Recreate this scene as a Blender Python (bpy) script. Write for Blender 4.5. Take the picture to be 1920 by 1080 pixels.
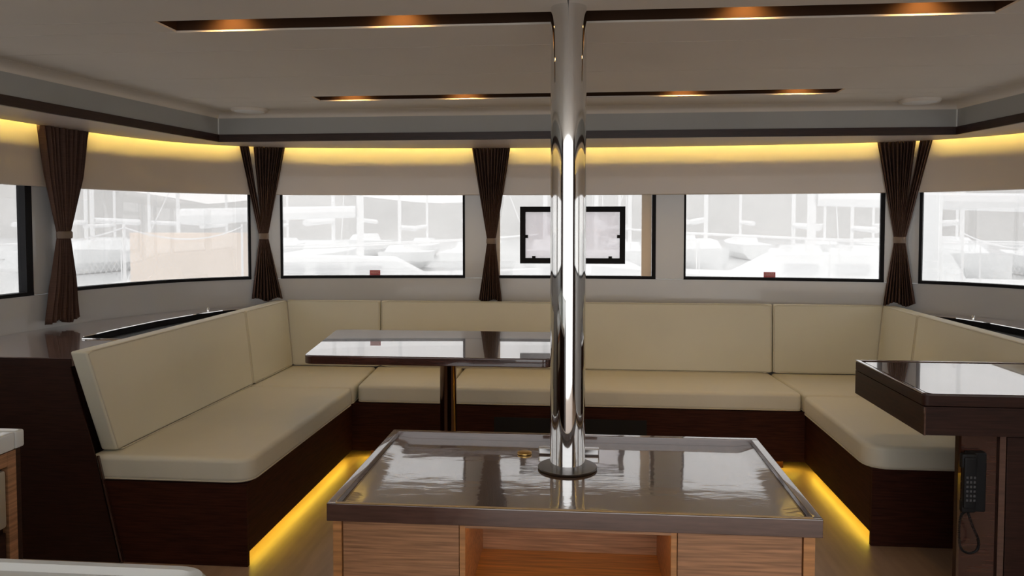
import bpy, bmesh, math, random, mathutils
from mathutils import Vector, Matrix
random.seed(4)
SC = bpy.context.scene
for o in list(bpy.data.objects): bpy.data.objects.remove(o)
COL = SC.collection

# ------------------------------------------------------------ camera, sky, exposure
F = 1450.0
cam_d = bpy.data.cameras.new('camera'); cam = bpy.data.objects.new('camera', cam_d); COL.objects.link(cam)
cam_d.sensor_width = 36; cam_d.lens = F * 36 / 1920; cam_d.shift_y = -60 / 1920.0
cam_d.clip_start = .02; cam_d.clip_end = 900
cam.location = (0, 0, 1.45)
cam.rotation_euler = (math.pi/2 - math.atan(60/F), 0, math.atan(130/F))
SC.camera = cam
W = bpy.data.worlds.new('World'); SC.world = W; W.use_nodes = True
wn = W.node_tree.nodes; wl = W.node_tree.links
bg = wn['Background']; bg.inputs['Strength'].default_value = 2.1
tc = wn.new('ShaderNodeTexCoord'); sp = wn.new('ShaderNodeSeparateXYZ'); cr = wn.new('ShaderNodeValToRGB')
wl.new(tc.outputs['Generated'], sp.inputs[0]); wl.new(sp.outputs['Z'], cr.inputs[0]); wl.new(cr.outputs[0], bg.inputs['Color'])
cr.color_ramp.elements[0].position = 0; cr.color_ramp.elements[0].color = (.87, .86, .855, 1)
cr.color_ramp.elements[1].position = 1; cr.color_ramp.elements[1].color = (.93, .95, .97, 1)
SC.view_settings.view_transform = 'Standard'; SC.view_settings.look = 'None'
SC.view_settings.gamma = 1; SC.view_settings.use_curve_mapping = False
SC.view_settings.exposure = 0.22

# ------------------------------------------------------------ materials
MATS = {}
def mat(name, col, rough=.5, metal=0, coat=0, coat_ior=1.5, coat_rough=.03, bump=None, grain=None, vary=None, emit=None, spec=.5, bumpd=.02, sheen=0):
    m = bpy.data.materials.new(name); m.use_nodes = True
    n = m.node_tree.nodes; l = m.node_tree.links; b = n['Principled BSDF']
    b.inputs['Base Color'].default_value = (*col, 1); b.inputs['Roughness'].default_value = rough
    b.inputs['Metallic'].default_value = metal; b.inputs['Coat Weight'].default_value = coat
    b.inputs['Coat IOR'].default_value = coat_ior; b.inputs['Coat Roughness'].default_value = coat_rough
    b.inputs['Specular IOR Level'].default_value = spec
    if sheen: b.inputs['Sheen Weight'].default_value = sheen
    t = n.new('ShaderNodeTexCoord')
    def noise(scale, detail=4, stretch=(1, 1, 1)):
        mp = n.new('ShaderNodeMapping'); mp.inputs['Scale'].default_value = stretch
        l.new(t.outputs['Object'], mp.inputs[0])
        z = n.new('ShaderNodeTexNoise'); z.inputs['Scale'].default_value = scale; z.inputs['Detail'].default_value = detail
        l.new(mp.outputs[0], z.inputs['Vector']); return z
    if grain or vary:
        if grain: z = noise(grain[0], 6, grain[1]); amt = grain[2]
        else: z = noise(vary[0], 3); amt = vary[1]
        r = n.new('ShaderNodeValToRGB'); r.color_ramp.elements[0].position = .3; r.color_ramp.elements[1].position = .7
        r.color_ramp.elements[0].color = (*[c*(1-amt) for c in col], 1); r.color_ramp.elements[1].color = (*[min(1, c*(1+amt)) for c in col], 1)
        l.new(z.outputs['Fac'], r.inputs[0]); l.new(r.outputs[0], b.inputs['Base Color'])
    if bump:
        z = noise(bump[0], bump[2] if len(bump) > 2 else 3, bump[3] if len(bump) > 3 else (1, 1, 1))
        bp = n.new('ShaderNodeBump'); bp.inputs['Strength'].default_value = bump[1]; bp.inputs['Distance'].default_value = bumpd
        l.new(z.outputs['Fac'], bp.inputs['Height']); l.new(bp.outputs[0], b.inputs['Normal'])
        if coat: l.new(bp.outputs[0], b.inputs['Coat Normal'])
    if emit:
        b.inputs['Emission Color'].default_value = (*emit[0], 1); b.inputs['Emission Strength'].default_value = emit[1]
    MATS[name] = m; return m
M_ceil = mat('headliner', (.62, .56, .49), .75, vary=(1.2, .04))
M_fascia = mat('fascia_laminate', (.34, .335, .315), .5, vary=(2, .05))
M_recess = mat('recess_lining', (.040, .020, .011), .9, spec=.1)
M_trimw = mat('dark_trim_wood', (.026, .010, .007), .35, grain=(14, (1, 1, 10), .35))
M_soffit = mat('soffit_panel', (.50, .42, .37), .45)
M_wall = mat('wall_gelcoat', (.53, .53, .53), .22, vary=(1.5, .03), coat=.25)
M_val = mat('valance_laminate', (.62, .52, .42), .28, vary=(1.5, .04), coat=.35)
M_black = mat('black_rubber', (.005, .005, .007), .6, spec=.2)
M_void = mat('black_mesh', (.004, .004, .005), .8)
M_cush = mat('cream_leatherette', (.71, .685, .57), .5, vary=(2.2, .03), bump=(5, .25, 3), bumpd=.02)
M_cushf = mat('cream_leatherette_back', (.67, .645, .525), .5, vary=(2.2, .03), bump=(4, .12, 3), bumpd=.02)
M_pipe = mat('cushion_piping', (.60, .56, .45), .5)
M_sofa = mat('matt_walnut', (.040, .0105, .005), .65, spec=.15, grain=(9, (1, 1, 16), .4))
M_dark = mat('dark_walnut', (.028, .0095, .0055), .5, spec=.25, grain=(9, (1, 1, 16), .4))
M_darkglo = mat('glossy_walnut', (.055, .022, .016), .2, coat=1, coat_ior=1.6, coat_rough=.03, grain=(9, (1, 1, 14), .3))
M_table = mat('lacquered_table_top', (.085, .045, .032), .2, coat=1, coat_ior=2.3, coat_rough=.015, grain=(7, (10, 1, 1), .3))
M_ctop = mat('film_covered_wood', (.12, .07, .045), .25, coat=1, coat_ior=3.1, coat_rough=.02, bump=(14, .03, 7, (.5, 1.3, 1)), bumpd=.02, grain=(7, (8, 1, 1), .3))
M_cedge = mat('console_edge_wood', (.105, .055, .042), .2, coat=1, coat_ior=1.9, grain=(8, (1, 1, 12), .2))
M_oak = mat('brown_oak', (.40, .20, .10), .4, grain=(6, (1, 1, 26), .38), coat=.15)
M_oakl = mat('niche_oak', (.52, .24, .09), .4, grain=(6, (1, 14, 14), .3))
M_shelf = mat('glow_painted_oak_shelf', (.78, .33, .07), .35, grain=(6, (1, 14, 14), .25))  # brighter than the niche oak: warm glow on the shelf put into the colour
M_bead = mat('golden_edge', (.48, .30, .12), .3)
M_nfill = mat('niche_fill_strip', (1, .6, .2), .5, emit=((1, .55, .16), 6))  # emitter for an added fill strip, no known lamp in the niche
M_worktop = mat('side_worktop', (.20, .125, .105), .2, coat=1, coat_ior=2.0, grain=(6, (8, 1, 1), .15))
M_steel = mat('polished_steel', (.80, .80, .79), .035, metal=1)
M_steel2 = mat('brushed_steel', (.6, .6, .6), .22, metal=1)
M_bronze = mat('smoked_chrome', (.22, .15, .12), .08, metal=1)
M_flange = mat('dark_flange_metal', (.10, .085, .08), .3, metal=1)
M_brass = mat('brass', (.7, .45, .15), .3, metal=1)
M_floor = mat('cabin_floor', (.40, .27, .185), .42, grain=(3, (9, 1, 1), .12))
M_curt = mat('brown_curtain_cloth', (.095, .052, .038), .9, spec=.2, grain=(20, (1, 1, 30), .2))
M_tie = mat('curtain_tie', (.20, .145, .11), .7)
M_red = mat('red_sticker', (.50, .05, .06), .5)
M_pink = mat('sticker_print', (.8, .6, .6), .5)
M_white = mat('white_gelcoat', (.72, .73, .71), .3, coat=.3)
M_grey = mat('grey_gelcoat', (.45, .49, .48), .35)
M_phone = mat('phone_plastic', (.006, .006, .007), .55, spec=.25)
M_key = mat('phone_key', (.07, .07, .075), .4)
M_glare = mat('warm_led', (1, .5, .15), .5, emit=((1, .55, .18), 30))
M_cove = mat('cove_led', (1, .8, .2), .5, emit=((1, .79, .20), 125))
M_kick = mat('kick_led', (1, .8, .2), .5, emit=((1, .72, .06), 12.5))
M_beige = mat('beige_panel', (.82, .70, .56), .5)
M_frid = mat('beige_drawer', (.40, .35, .27), .4)
M_hull = mat('boat_gelcoat', (.92, .93, .93), .35)
M_boatd = mat('boat_window', (.76, .77, .78), .3)
M_mast = mat('boat_spar', (.90, .90, .90), .4)
M_sea = mat('sea_water', (.55, .56, .56), .25, bump=(1.2, .3))
M_hill = mat('shore_scrub', (.50, .49, .475), .9, vary=(.08, .15))
M_tan = mat('tan_hoarding', (.86, .72, .60), .8, vary=(3, .05))
M_net = mat('white_net_cord', (.9, .9, .9), .7)
M_spk = mat('speaker_grille', (.75, .73, .70), .6)

def glass(name, col, tr, gl=.06):
    m = bpy.data.materials.new(name); m.use_nodes = True; n = m.node_tree.nodes; l = m.node_tree.links
    n.remove(n['Principled BSDF']); out = n['Material Output']
    t = n.new('ShaderNodeBsdfTransparent'); t.inputs[0].default_value = (*col, 1)
    g = n.new('ShaderNodeBsdfGlossy'); g.inputs['Roughness'].default_value = .02
    mx = n.new('ShaderNodeMixShader'); mx.inputs[0].default_value = gl
    l.new(t.outputs[0], mx.inputs[1]); l.new(g.outputs[0], mx.inputs[2]); l.new(mx.outputs[0], out.inputs[0]); return m
def mesh_cloth(name, col, cover):
    m = bpy.data.materials.new(name); m.use_nodes = True; n = m.node_tree.nodes; l = m.node_tree.links
    n.remove(n['Principled BSDF']); out = n['Material Output']
    t = n.new('ShaderNodeBsdfTransparent'); d = n.new('ShaderNodeBsdfDiffuse'); tl = n.new('ShaderNodeBsdfTranslucent')
    d.inputs[0].default_value = (*col, 1); tl.inputs[0].default_value = (*col, 1)
    a = n.new('ShaderNodeMixShader'); a.inputs[0].default_value = .6; b = n.new('ShaderNodeMixShader')
    l.new(d.outputs[0], a.inputs[1]); l.new(tl.outputs[0], a.inputs[2])
    tx = n.new('ShaderNodeTexCoord'); z = n.new('ShaderNodeTexNoise'); z.inputs['Scale'].default_value = 6
    mr = n.new('ShaderNodeMapRange'); mr.inputs[3].default_value = cover-.05; mr.inputs[4].default_value = cover+.05
    l.new(tx.outputs['Object'], z.inputs['Vector']); l.new(z.outputs['Fac'], mr.inputs[0]); l.new(mr.outputs[0], b.inputs[0])
    l.new(t.outputs[0], b.inputs[1]); l.new(a.outputs[0], b.inputs[2]); l.new(b.outputs[0], out.inputs[0]); return m
M_glass = glass('tinted_window_glass', (.86, .855, .85), 1, .05)
M_lav = mesh_cloth('insect_mesh', (.90, .84, .92), .30)
M_screen = mesh_cloth('white_sun_mesh', (.66, .66, .66), .50)

# ------------------------------------------------------------ object helpers
def clean(bm):
    bmesh.ops.recalc_face_normals(bm, faces=bm.faces)
def link(name, bm, m, parent=None, smooth=False, recalc=True):
    if recalc: clean(bm)
    off = Vector((0, 0, 0))
    if parent is not None:
        p = parent
        while p: off += p.location; p = p.parent
    elif len(bm.verts):
        xs = [v.co.x for v in bm.verts]; ys = [v.co.y for v in bm.verts]; zs = [v.co.z for v in bm.verts]
        off = Vector(((min(xs)+max(xs))/2, (min(ys)+max(ys))/2, min(zs)))
    bmesh.ops.translate(bm, verts=bm.verts, vec=-off)
    me = bpy.data.meshes.new(name); bm.to_mesh(me); bm.free()
    ms = m if isinstance(m, (list, tuple)) else [m]
    for x in ms: me.materials.append(x)
    if smooth:
        for p in me.polygons: p.use_smooth = True
        me.set_sharp_from_angle(angle=math.radians(40))
    o = bpy.data.objects.new(name, me); COL.objects.link(o)
    if smooth and name in ('cushion_cover', 'top_slab', 'lid', 'tabletop', 'handset', 'cradle', 'raised_edge', 'rim'):
        wnm = o.modifiers.new('weighted', 'WEIGHTED_NORMAL'); wnm.keep_sharp = True
    if parent is not None: o.parent = parent
    else: o.location = off
    return o
def tag(o, label, cat, group=None, kind=None):
    o['label'] = label; o['category'] = cat
    if group: o['group'] = group
    if kind: o['kind'] = kind
    return o
def struct(o): o['kind'] = 'structure'; return o
def thing(name, label, cat, loc=(0, 0, 0), group=None):
    o = bpy.data.objects.new(name, None); COL.objects.link(o); o.location = loc; o.empty_display_size = .1
    return tag(o, label, cat, group)
def sroot(name):
    o = bpy.data.objects.new(name, None); COL.objects.link(o); o['kind'] = 'structure'; return o
def new(): return bmesh.new()
def box(bm, x0, x1, y0, y1, z0, z1, bev=0):
    vs = [bm.verts.new((x, y, z)) for z in (z0, z1) for x, y in ((x0, y0), (x1, y0), (x1, y1), (x0, y1))]
    fs = [bm.faces.new([vs[i] for i in q]) for q in ((3,2,1,0), (4,5,6,7), (0,1,5,4), (1,2,6,5), (2,3,7,6), (3,0,4,7))]
    if bev:
        es = list({e for f in fs for e in f.edges})
        bmesh.ops.bevel(bm, geom=es, offset=bev, segments=2, profile=.5, affect='EDGES')
    return bm
def bx(*a, bev=0): return box(new(), *a, bev=bev)
def prism(poly, z0, z1, bev=0, seg=2, dz=None):
    """poly (x,y) extruded; dz = function(x,y,z)->Vector to deform"""
    bm = new(); n = len(poly)
    lo = [bm.verts.new((x, y, z0)) for x, y in poly]; hi = [bm.verts.new((x, y, z1)) for x, y in poly]
    bm.faces.new(lo[::-1]); bm.faces.new(hi)
    for i in range(n): bm.faces.new((lo[i], lo[(i+1) % n], hi[(i+1) % n], hi[i]))
    clean(bm)
    if bev:
        es = [e for e in bm.edges if abs(e.verts[0].co.z-e.verts[1].co.z) < 1e-6]
        bmesh.ops.bevel(bm, geom=es, offset=bev, segments=seg, profile=.5, affect='EDGES')
    if dz:
        for v in bm.verts: v.co = dz(*v.co)
    return bm
def rpoly(pts, r, seg=6):
    """round the corners of a polygon; r number or list"""
    out = []; n = len(pts)
    for i in range(n):
        rr = r[i] if isinstance(r, (list, tuple)) else r
        p = Vector(pts[i]); a = Vector(pts[i-1]); b = Vector(pts[(i+1) % n])
        if rr <= 0: out.append(tuple(p)); continue
        da = (a-p).normalized(); db = (b-p).normalized()
        ang = da.angle(db); t = rr/math.tan(ang/2)
        p0 = p+da*t; p1 = p+db*t
        for k in range(seg+1):
            u = k/seg; out.append(tuple(p0*(1-u)**2 + p*2*u*(1-u) + p1*u*u))
    return out
def tube(bm, pts, r, n=8, cap=True):
    pts = [Vector(p) for p in pts]; rings = []
    up = Vector((0, 0, 1)); prev = None
    for i, p in enumerate(pts):
        t = (pts[min(i+1, len(pts)-1)]-pts[max(i-1, 0)]).normalized()
        if prev is None:
            a = t.cross(up)
            if a.length < .01: a = t.cross(Vector((1, 0, 0)))
        else: a = prev - t*prev.dot(t)
        a.normalize(); prev = a; b = t.cross(a)
        rr = r[i] if isinstance(r, (list, tuple)) else r
        rings.append([bm.verts.new(p+(a*math.cos(2*math.pi*k/n)+b*math.sin(2*math.pi*k/n))*rr) for k in range(n)])
    for A, B in zip(rings, rings[1:]):
        for k in range(n): bm.faces.new((A[k], A[(k+1) % n], B[(k+1) % n], B[k]))
    if cap: bm.faces.new(rings[0][::-1]); bm.faces.new(rings[-1])
    return bm
def lathe(cx, cy, prof, n=48, shear=(0, 0)):
    bm = new(); rings = []
    for r, z in prof:
        ox, oy = shear[0]*(z-prof[0][1]), shear[1]*(z-prof[0][1])
        rings.append([bm.verts.new((cx+ox+r*math.cos(2*math.pi*k/n), cy+oy+r*math.sin(2*math.pi*k/n), z)) for k in range(n)])
    for A, B in zip(rings, rings[1:]):
        for k in range(n): bm.faces.new((A[k], A[(k+1) % n], B[(k+1) % n], B[k]))
    bm.faces.new(rings[0][::-1]); bm.faces.new(rings[-1]); return bm

# ------------------------------------------------------------ wall plan (bowed front, curved corners)
LFT = [(-3.10,-1.2),(-3.06,1.2),(-3.02,2.6),(-2.98,3.3),(-2.94,3.8),(-2.86,4.3),(-2.70,4.75),(-2.50,5.0),(-2.28,5.16),(-2.02,5.27),(-1.5,5.35),(-.84,5.415)]
CTRL = LFT + [(-.045,5.44)] + [(-.09-x, y) for x, y in reversed(LFT)]
PL = []
for i in range(len(CTRL)-1):
    p0, p1, p2, p3 = [Vector(CTRL[min(max(j, 0), len(CTRL)-1)]) for j in (i-1, i, i+1, i+2)]
    for k in range(8):
        t = k/8; PL.append(.5*(2*p1+(p2-p0)*t+(2*p0-5*p1+4*p2-p3)*t*t+(3*p1-p0-3*p2+p3)*t**3))
PL.append(Vector(CTRL[-1]))
SS = [0]
for a, b in zip(PL, PL[1:]): SS.append(SS[-1]+(b-a).length)
STOT = SS[-1]
def at(s, off=0):
    s = min(max(s, 0), STOT-1e-6); i = max(j for j in range(len(SS)-1) if SS[j] <= s)
    def tan(j):
        return (PL[min(j+1, len(PL)-1)]-PL[max(j-1, 0)]).normalized()
    u = (s-SS[i])/(SS[i+1]-SS[i]); t = (tan(i)*(1-u)+tan(i+1)*u).normalized()
    p = PL[i].lerp(PL[i+1], u); nrm = Vector((t.y, -t.x)); return p+nrm*off, nrm, t
def srange(s0, s1, step=.07):
    n = max(1, int(math.ceil((s1-s0)/step))); return [s0+(s1-s0)*k/n for k in range(n+1)]
def wsweep(s0, s1, prof, bm=None, step=.07, closed=True):
    """sweep a profile [(offset inward, z)] along the wall plan"""
    bm = bm or new(); rings = []
    for s in srange(s0, s1, step):
        p, nr, t = at(s); rings.append([bm.verts.new((p.x+nr.x*o, p.y+nr.y*o, z)) for o, z in prof])
    m = len(prof)
    for A, B in zip(rings, rings[1:]):
        for k in range(m if closed else m-1): bm.faces.new((A[k], A[(k+1) % m], B[(k+1) % m], B[k]))
    if closed: bm.faces.new(rings[0][::-1]); bm.faces.new(rings[-1])
    return bm
def wbox(s0, s1, o0, o1, z0, z1, bm=None, step=.07): return wsweep(s0, s1, [(o0, z0), (o1, z0), (o1, z1), (o0, z1)], bm, step)

# ------------------------------------------------------------ structure
struct(link('floor', bx(-3.4, 3.3, -1.3, 5.6, -.04, 0), M_floor))
S_L, S_R = 6.69, STOT-6.69
WIN = [  # s0, s1, right frame, left frame
    (.55, 2.75, .015, .015), (3.10, 5.10, .045, .015), (5.33, 6.59, .016, .014), (6.785, 8.078, .016, .016),
    (8.285, 9.412, .026, .012), (9.602, 10.886, .026, .014), (11.085, 12.36, .015, .018), (12.61, 14.6, .015, .04), (14.95, 17.15, .015, .015)]
ZB, ZT = 1.068, 1.70
def build_wall(name, s0, s1):
    r = sroot(name)
    link('lower_panel', wbox(s0, s1, -.09, 0, 0, ZB-.0015), M_wall, r, True)
    link('upper_panel', wbox(s0, s1, -.09, 0, ZT, 2.3), M_wall, r, True)
    edges = [s0]
    for w in WIN:
        if w[1] > s0 and w[0] < s1: edges += [w[0], w[1]]
    edges.append(s1)
    for a, b in zip(edges[::2], edges[1::2]):
        link('pillar_panel', wbox(a, b, -.09, 0, ZB+.0015, ZT-.001, step=.04), M_wall, r, True)
    return r
build_wall('wall_left', 0, S_L); build_wall('wall_front', S_L, S_R); build_wall('wall_right', S_R, STOT)
# rear bulkhead with the wide open doorway to the cockpit
bm = new()
DX0, DX1, DH = -2.35, 2.26, 2.22
box(bm, -3.2, DX0, -1.28, -1.2, 0, 2.3); box(bm, DX1, 3.1, -1.28, -1.2, 0, 2.3); box(bm, DX0, DX1, -1.28, -1.2, DH, 2.3)
box(bm, -2.98, -2.36, -1.198, -.45, 0, 2.15); box(bm, 2.27, 2.89, -1.198, -.45, 0, 2.15)  # unseen dark returns, added to give the pole's reflection its black bands
struct(link('wall_rear', bm, M_dark))
for i, (s0, s1, fr, fl) in enumerate(WIN):
    r = sroot('window_%d' % (i+1))
    bm = new()
    wbox(s0, s1, -.05, .003, ZB-.001, ZB+.018, bm); wbox(s0, s1, -.05, .003, ZT-.02, ZT-.002, bm)
    wbox(s0+.001, s0+fl, -.05, .003, ZB+.018, ZT-.02, bm); wbox(s1-fr, s1-.001, -.05, .003, ZB+.018, ZT-.02, bm)
    link('window_frame', bm, M_black, r)
    link('pane', wbox(s0+fl, s1-fr, -.034, -.030, ZB+.018, ZT-.02), M_glass, r, True)
    link('sun_mesh', wsweep(s0-.03, s1+.03, [(-.11, ZB-.03), (-.11, ZT+.02)], closed=False), M_screen, r, True)
    if i == 4:   # opening hatch in the middle pane
        a, b, z0, z1 = 8.467, 9.202, 1.172, 1.572; w = .038
        bm = new()
        wbox(a, b, -.030, .004, z0, z0+w, bm); wbox(a, b, -.030, .004, z1-w, z1, bm)
        wbox(a, a+w, -.030, .004, z0+w, z1-w, bm); wbox(b-w, b, -.030, .004, z0+w, z1-w, bm)
        hf = link('hatch_frame', bm, M_black, r); hf['label'] = 'black frame of the small opening hatch'
        for (u, v, du, dv) in ((a+w, 1.362, .018, .022), (b-w-.018, 1.362, .018, .022), (a+.085, z0+w, .024, .014), (b-.115, z0+w, .024, .014)):
            link('latch', wbox(u, u+du, -.02, .002, v-(dv/2 if du < .02 else 0), v+(dv/2 if du < .02 else dv)), M_black, hf)
        link('insect_screen', wbox(a+w, b-w, -.012, -.010, z0+w, z1-w), M_lav, r)
        link('side_batten', wbox(9.315, 9.383, -.029, -.012, ZB+.018, ZT-.02), M_beige, r)
        link('side_batten', wbox(8.297, 8.325, -.029, -.012, ZB+.018, ZT-.02), M_beige, r)
# valance band above the windows
for k, (a, b) in enumerate(((0, S_L-.002), (S_L+.002, S_R-.002), (S_R+.002, STOT))):
    o = link('trim_%d' % (k+1), wsweep(a, b, [(.001, 1.652), (.018, 1.652), (.023, 1.657), (.023, 2.16), (.001, 2.16)]), M_val, None, True); struct(o)
# ceiling island outline (inner corners of the dropped soffit)
TR = [(-2.66,-1.19), (-2.63,2.3), (-2.555,3.22), (-2.32,4.80), (2.20,4.80), (2.40,3.22), (2.53,2.3), (2.56,-1.19)]
def offpoly(P, d):
    P = [Vector(p) for p in P]; out = []
    for i, p in enumerate(P):
        ns = []
        if i > 0: t = (p-P[i-1]).normalized(); ns.append(Vector((t.y, -t.x)))
        if i < len(P)-1: t = (P[i+1]-p).normalized(); ns.append(Vector((t.y, -t.x)))
        n = sum(ns, Vector((0, 0))); n.normalize(); out.append(p+n*(d/max(.3, n.dot(ns[0]))))
    return out
def psweep(P, prof, closed=True, bm=None):
    bm = bm or new(); cols = [offpoly(P, o) for o, z in prof]
    rings = [[bm.verts.new((cols[k][i].x, cols[k][i].y, prof[k][1])) for k in range(len(prof))] for i in range(len(P))]
    m = len(prof)
    for A, B in zip(rings, rings[1:]):
        for k in range(m if closed else m-1): bm.faces.new((A[k], A[(k+1) % m], B[(k+1) % m], B[k]))
    if closed: bm.faces.new(rings[0][::-1]); bm.faces.new(rings[-1])
    return bm
struct(link('trim_4', psweep(TR, [(-.012, 1.975), (.008, 1.975), (.008, 2.022), (-.012, 2.022)]), M_trimw))
r = sroot('trim_5')
for P in (TR[:4], TR[3:5], TR[4:]):
    P = [Vector(p) for p in P]
    
    link('fascia_panel', psweep(P, [(-.012, 2.0222), (0, 2.0222), (0, 2.125), (-.012, 2.125)]), M_fascia, r)
for q in (TR[3], TR[4]): link('joint_strip', bx(q[0]-.004, q[0]+.004, q[1]-.006, q[1]+.002, 2.023, 2.124), M_white, r)
prof = [(-.004, 2.1252)] + [(.075*math.sin(a)**1.0*1.0, 2.1255+.036*(1-math.cos(a))) for a in [math.pi/2*k/6 for k in range(7)]]
prof = [(0, 2.1252)] + [(.075*(1-math.cos(a)), 2.1252+.036*math.sin(a)) for a in [math.pi/2*k/6 for k in range(1, 7)]] + [(.075, 2.175), (-.01, 2.175)]
struct(link('trim_6', psweep(TR, prof), M_ceil, None, True))
# soffit ring between trim and the cove gap
def trim_at(s):
    SL, SR = 6.40, STOT-6.40
    if s < SL: q = s/SL; P = TR[:4]
    elif s > SR: q = (s-SR)/(STOT-SR); P = TR[4:]
    else: q = (s-SL)/(SR-SL); P = TR[3:5]
    P = [Vector(p) for p in P]; L = [0]
    for a, b in zip(P, P[1:]): L.append(L[-1]+(b-a).length)
    d = q*L[-1]
    for k in range(len(P)-1):
        if d <= L[k+1]+1e-9: return P[k].lerp(P[k+1], (d-L[k])/(L[k+1]-L[k]))
    return P[-1]
bm = new(); R_ = []
ss = sorted(set([round(x, 4) for x in srange(.01, STOT-.01, .08)] + [6.40, STOT-6.40]))
for s in ss:
    p, nr, t = at(s, .058); q = trim_at(s); d = (p-q).normalized(); q = q+d*.014
    R_.append([bm.verts.new((p.x, p.y, 1.976)), bm.verts.new((q.x, q.y, 1.976)), bm.verts.new((q.x, q.y, 1.988)), bm.verts.new((p.x, p.y, 1.988))])
for A, B in zip(R_, R_[1:]):
    for k in range(4): bm.faces.new((A[k], A[(k+1) % 4], B[(k+1) % 4], B[k]))
bm.faces.new(R_[0]); bm.faces.new(R_[-1])
struct(link('trim_7', bm, M_soffit))
# cove light strip on its batten above the gap
o = thing('cove_light_strip', 'long yellow light strip hidden in the cove above the window valance', 'light strip', (-.045, 5.35, 2.09))
link('batten', wbox(.3, STOT-.3, .075, .10, 2.097, 2.115), M_val, o); link('led_strip', wbox(.3, STOT-.3, 0.086, .093, 2.093, 2.096), M_cove, o)
# roof
bm = prism([tuple(at(s, -.14)[0]) for s in srange(0, STOT, .15)], 2.31, 2.40); struct(link('roof', bm, M_white))
# ceiling panels
ceil = sroot('ceiling')
TI = offpoly(TR, .075)
def xl(y):
    P = TI[:4]
    for a, b in zip(P, P[1:]):
        if a.y <= y <= b.y: return a.x+(b.x-a.x)*(y-a.y)/(b.y-a.y)
    return P[-1].x
def xr(y):
    P = TI[4:][::-1]
    for a, b in zip(P, P[1:]):
        if a.y <= y <= b.y: return a.x+(b.x-a.x)*(y-a.y)/(b.y-a.y)
    return P[-1].x
CT = 2.162
def panel(y0, y1, xa=None, xb=None):
    g = .0022; y0 += g; y1 -= g
    if xa is None: A = [(xl(y0), y0), (xl(y1), y1)]
    else: A = [(xa+g, y0), (xa+g, y1)]
    if xb is None: B = [(xr(y1), y1), (xr(y0), y0)]
    else: B = [(xb-g, y1), (xb-g, y0)]
    link('ceiling_panel', prism(A+B, CT, CT+.007), M_ceil, ceil)
SX0, SX1 = -1.50, 1.39
for y0, y1 in ((-1.18, .1), (.1, 1.4), (1.4, 2.63)):
    panel(y0, y1, None, -.045); panel(y0, y1, -.045, None)
panel(2.63, 2.785, None, SX0); panel(2.63, 2.785, SX1, None)
panel(2.785, 3.10); panel(3.10, 3.67); panel(3.67, 4.245)
panel(4.245, 4.405, None, SX0-.01); panel(4.245, 4.405, SX1-.01, None)
panel(4.405, TI[3].y)
for (x0, x1, y0, y1) in ((SX0, SX1, 2.63, 2.785), (SX0-.01, SX1-.01, 4.245, 4.405)):
    bm = new(); t = .004; zb, zt = CT+.0072, 2.25
    box(bm, x0-t, x1+t, y0-t, y0, zb, zt); box(bm, x0-t, x1+t, y1, y1+t, zb, zt); box(bm, x0-t, x0, y0, y1, zb, zt); box(bm, x1, x1+t, y0, y1, zb, zt); box(bm, x0-t, x1+t, y0-t, y1+t, zt, zt+t)
    link('light_recess', bm, M_recess, ceil)
# recessed spots in the two slots
SP = [(-1.282, 2.695, 'front'), (-.649, 2.695, 'front'), (.563, 2.695, 'front'), (1.151, 2.695, 'front'), (-1.316, 4.310, 'back'), (-.666, 4.310, 'back'), (.556, 4.310, 'back'), (1.178, 4.310, 'back')]
nm = ['leftmost', 'second from left', 'third from left', 'rightmost']
for i, (x, y, w) in enumerate(SP):
    where = 'slot nearest the camera' if w == 'front' else 'slot nearest the windows'
    o = thing('recessed_spotlight', 'warm recessed spotlight, %s in the ceiling %s' % (nm[i % 4], where), 'spotlight', (x, y, 2.235), 'warm spots inside the ceiling slots')
    link('bezel', lathe(x, y, [(.034, 2.2485), (.034, 2.240), (.028, 2.238), (.026, 2.242)], 20), M_steel2, o, True)
    link('lamp', lathe(x, y, [(.024, 2.2405), (.024, 2.2375)], 16), M_glare, o)
    ld = bpy.data.lights.new('spot_light', 'SPOT'); ld.energy = 5.5; ld.color = (1, .60, .20); ld.spot_size = math.radians(120); ld.spot_blend = .8; ld.shadow_soft_size = .02
    lo = bpy.data.objects.new('light_source', ld); COL.objects.link(lo); lo.parent = o; lo.location = (0, 0, -.006)
    lo.rotation_euler = (math.radians(38), 0, 0)
# ceiling speakers
for x, y, t in ((-2.05, 4.66, 'left'), (1.93, 4.66, 'right')):
    o = thing('ceiling_speaker', 'round grey speaker set in the ceiling by the %s front corner' % t, 'speaker', (x, y, CT-.022), 'round ceiling speakers')
    link('rim', lathe(x, y, [(.112, CT-.0005), (.110, CT-.010), (.100, CT-.020), (.092, CT-.016)], 40), M_ceil, o, True)
    link('grille', lathe(x, y, [(.090, CT-.001), (.090, CT-.017), (.05, CT-.021)], 32), M_spk, o, True)

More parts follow.
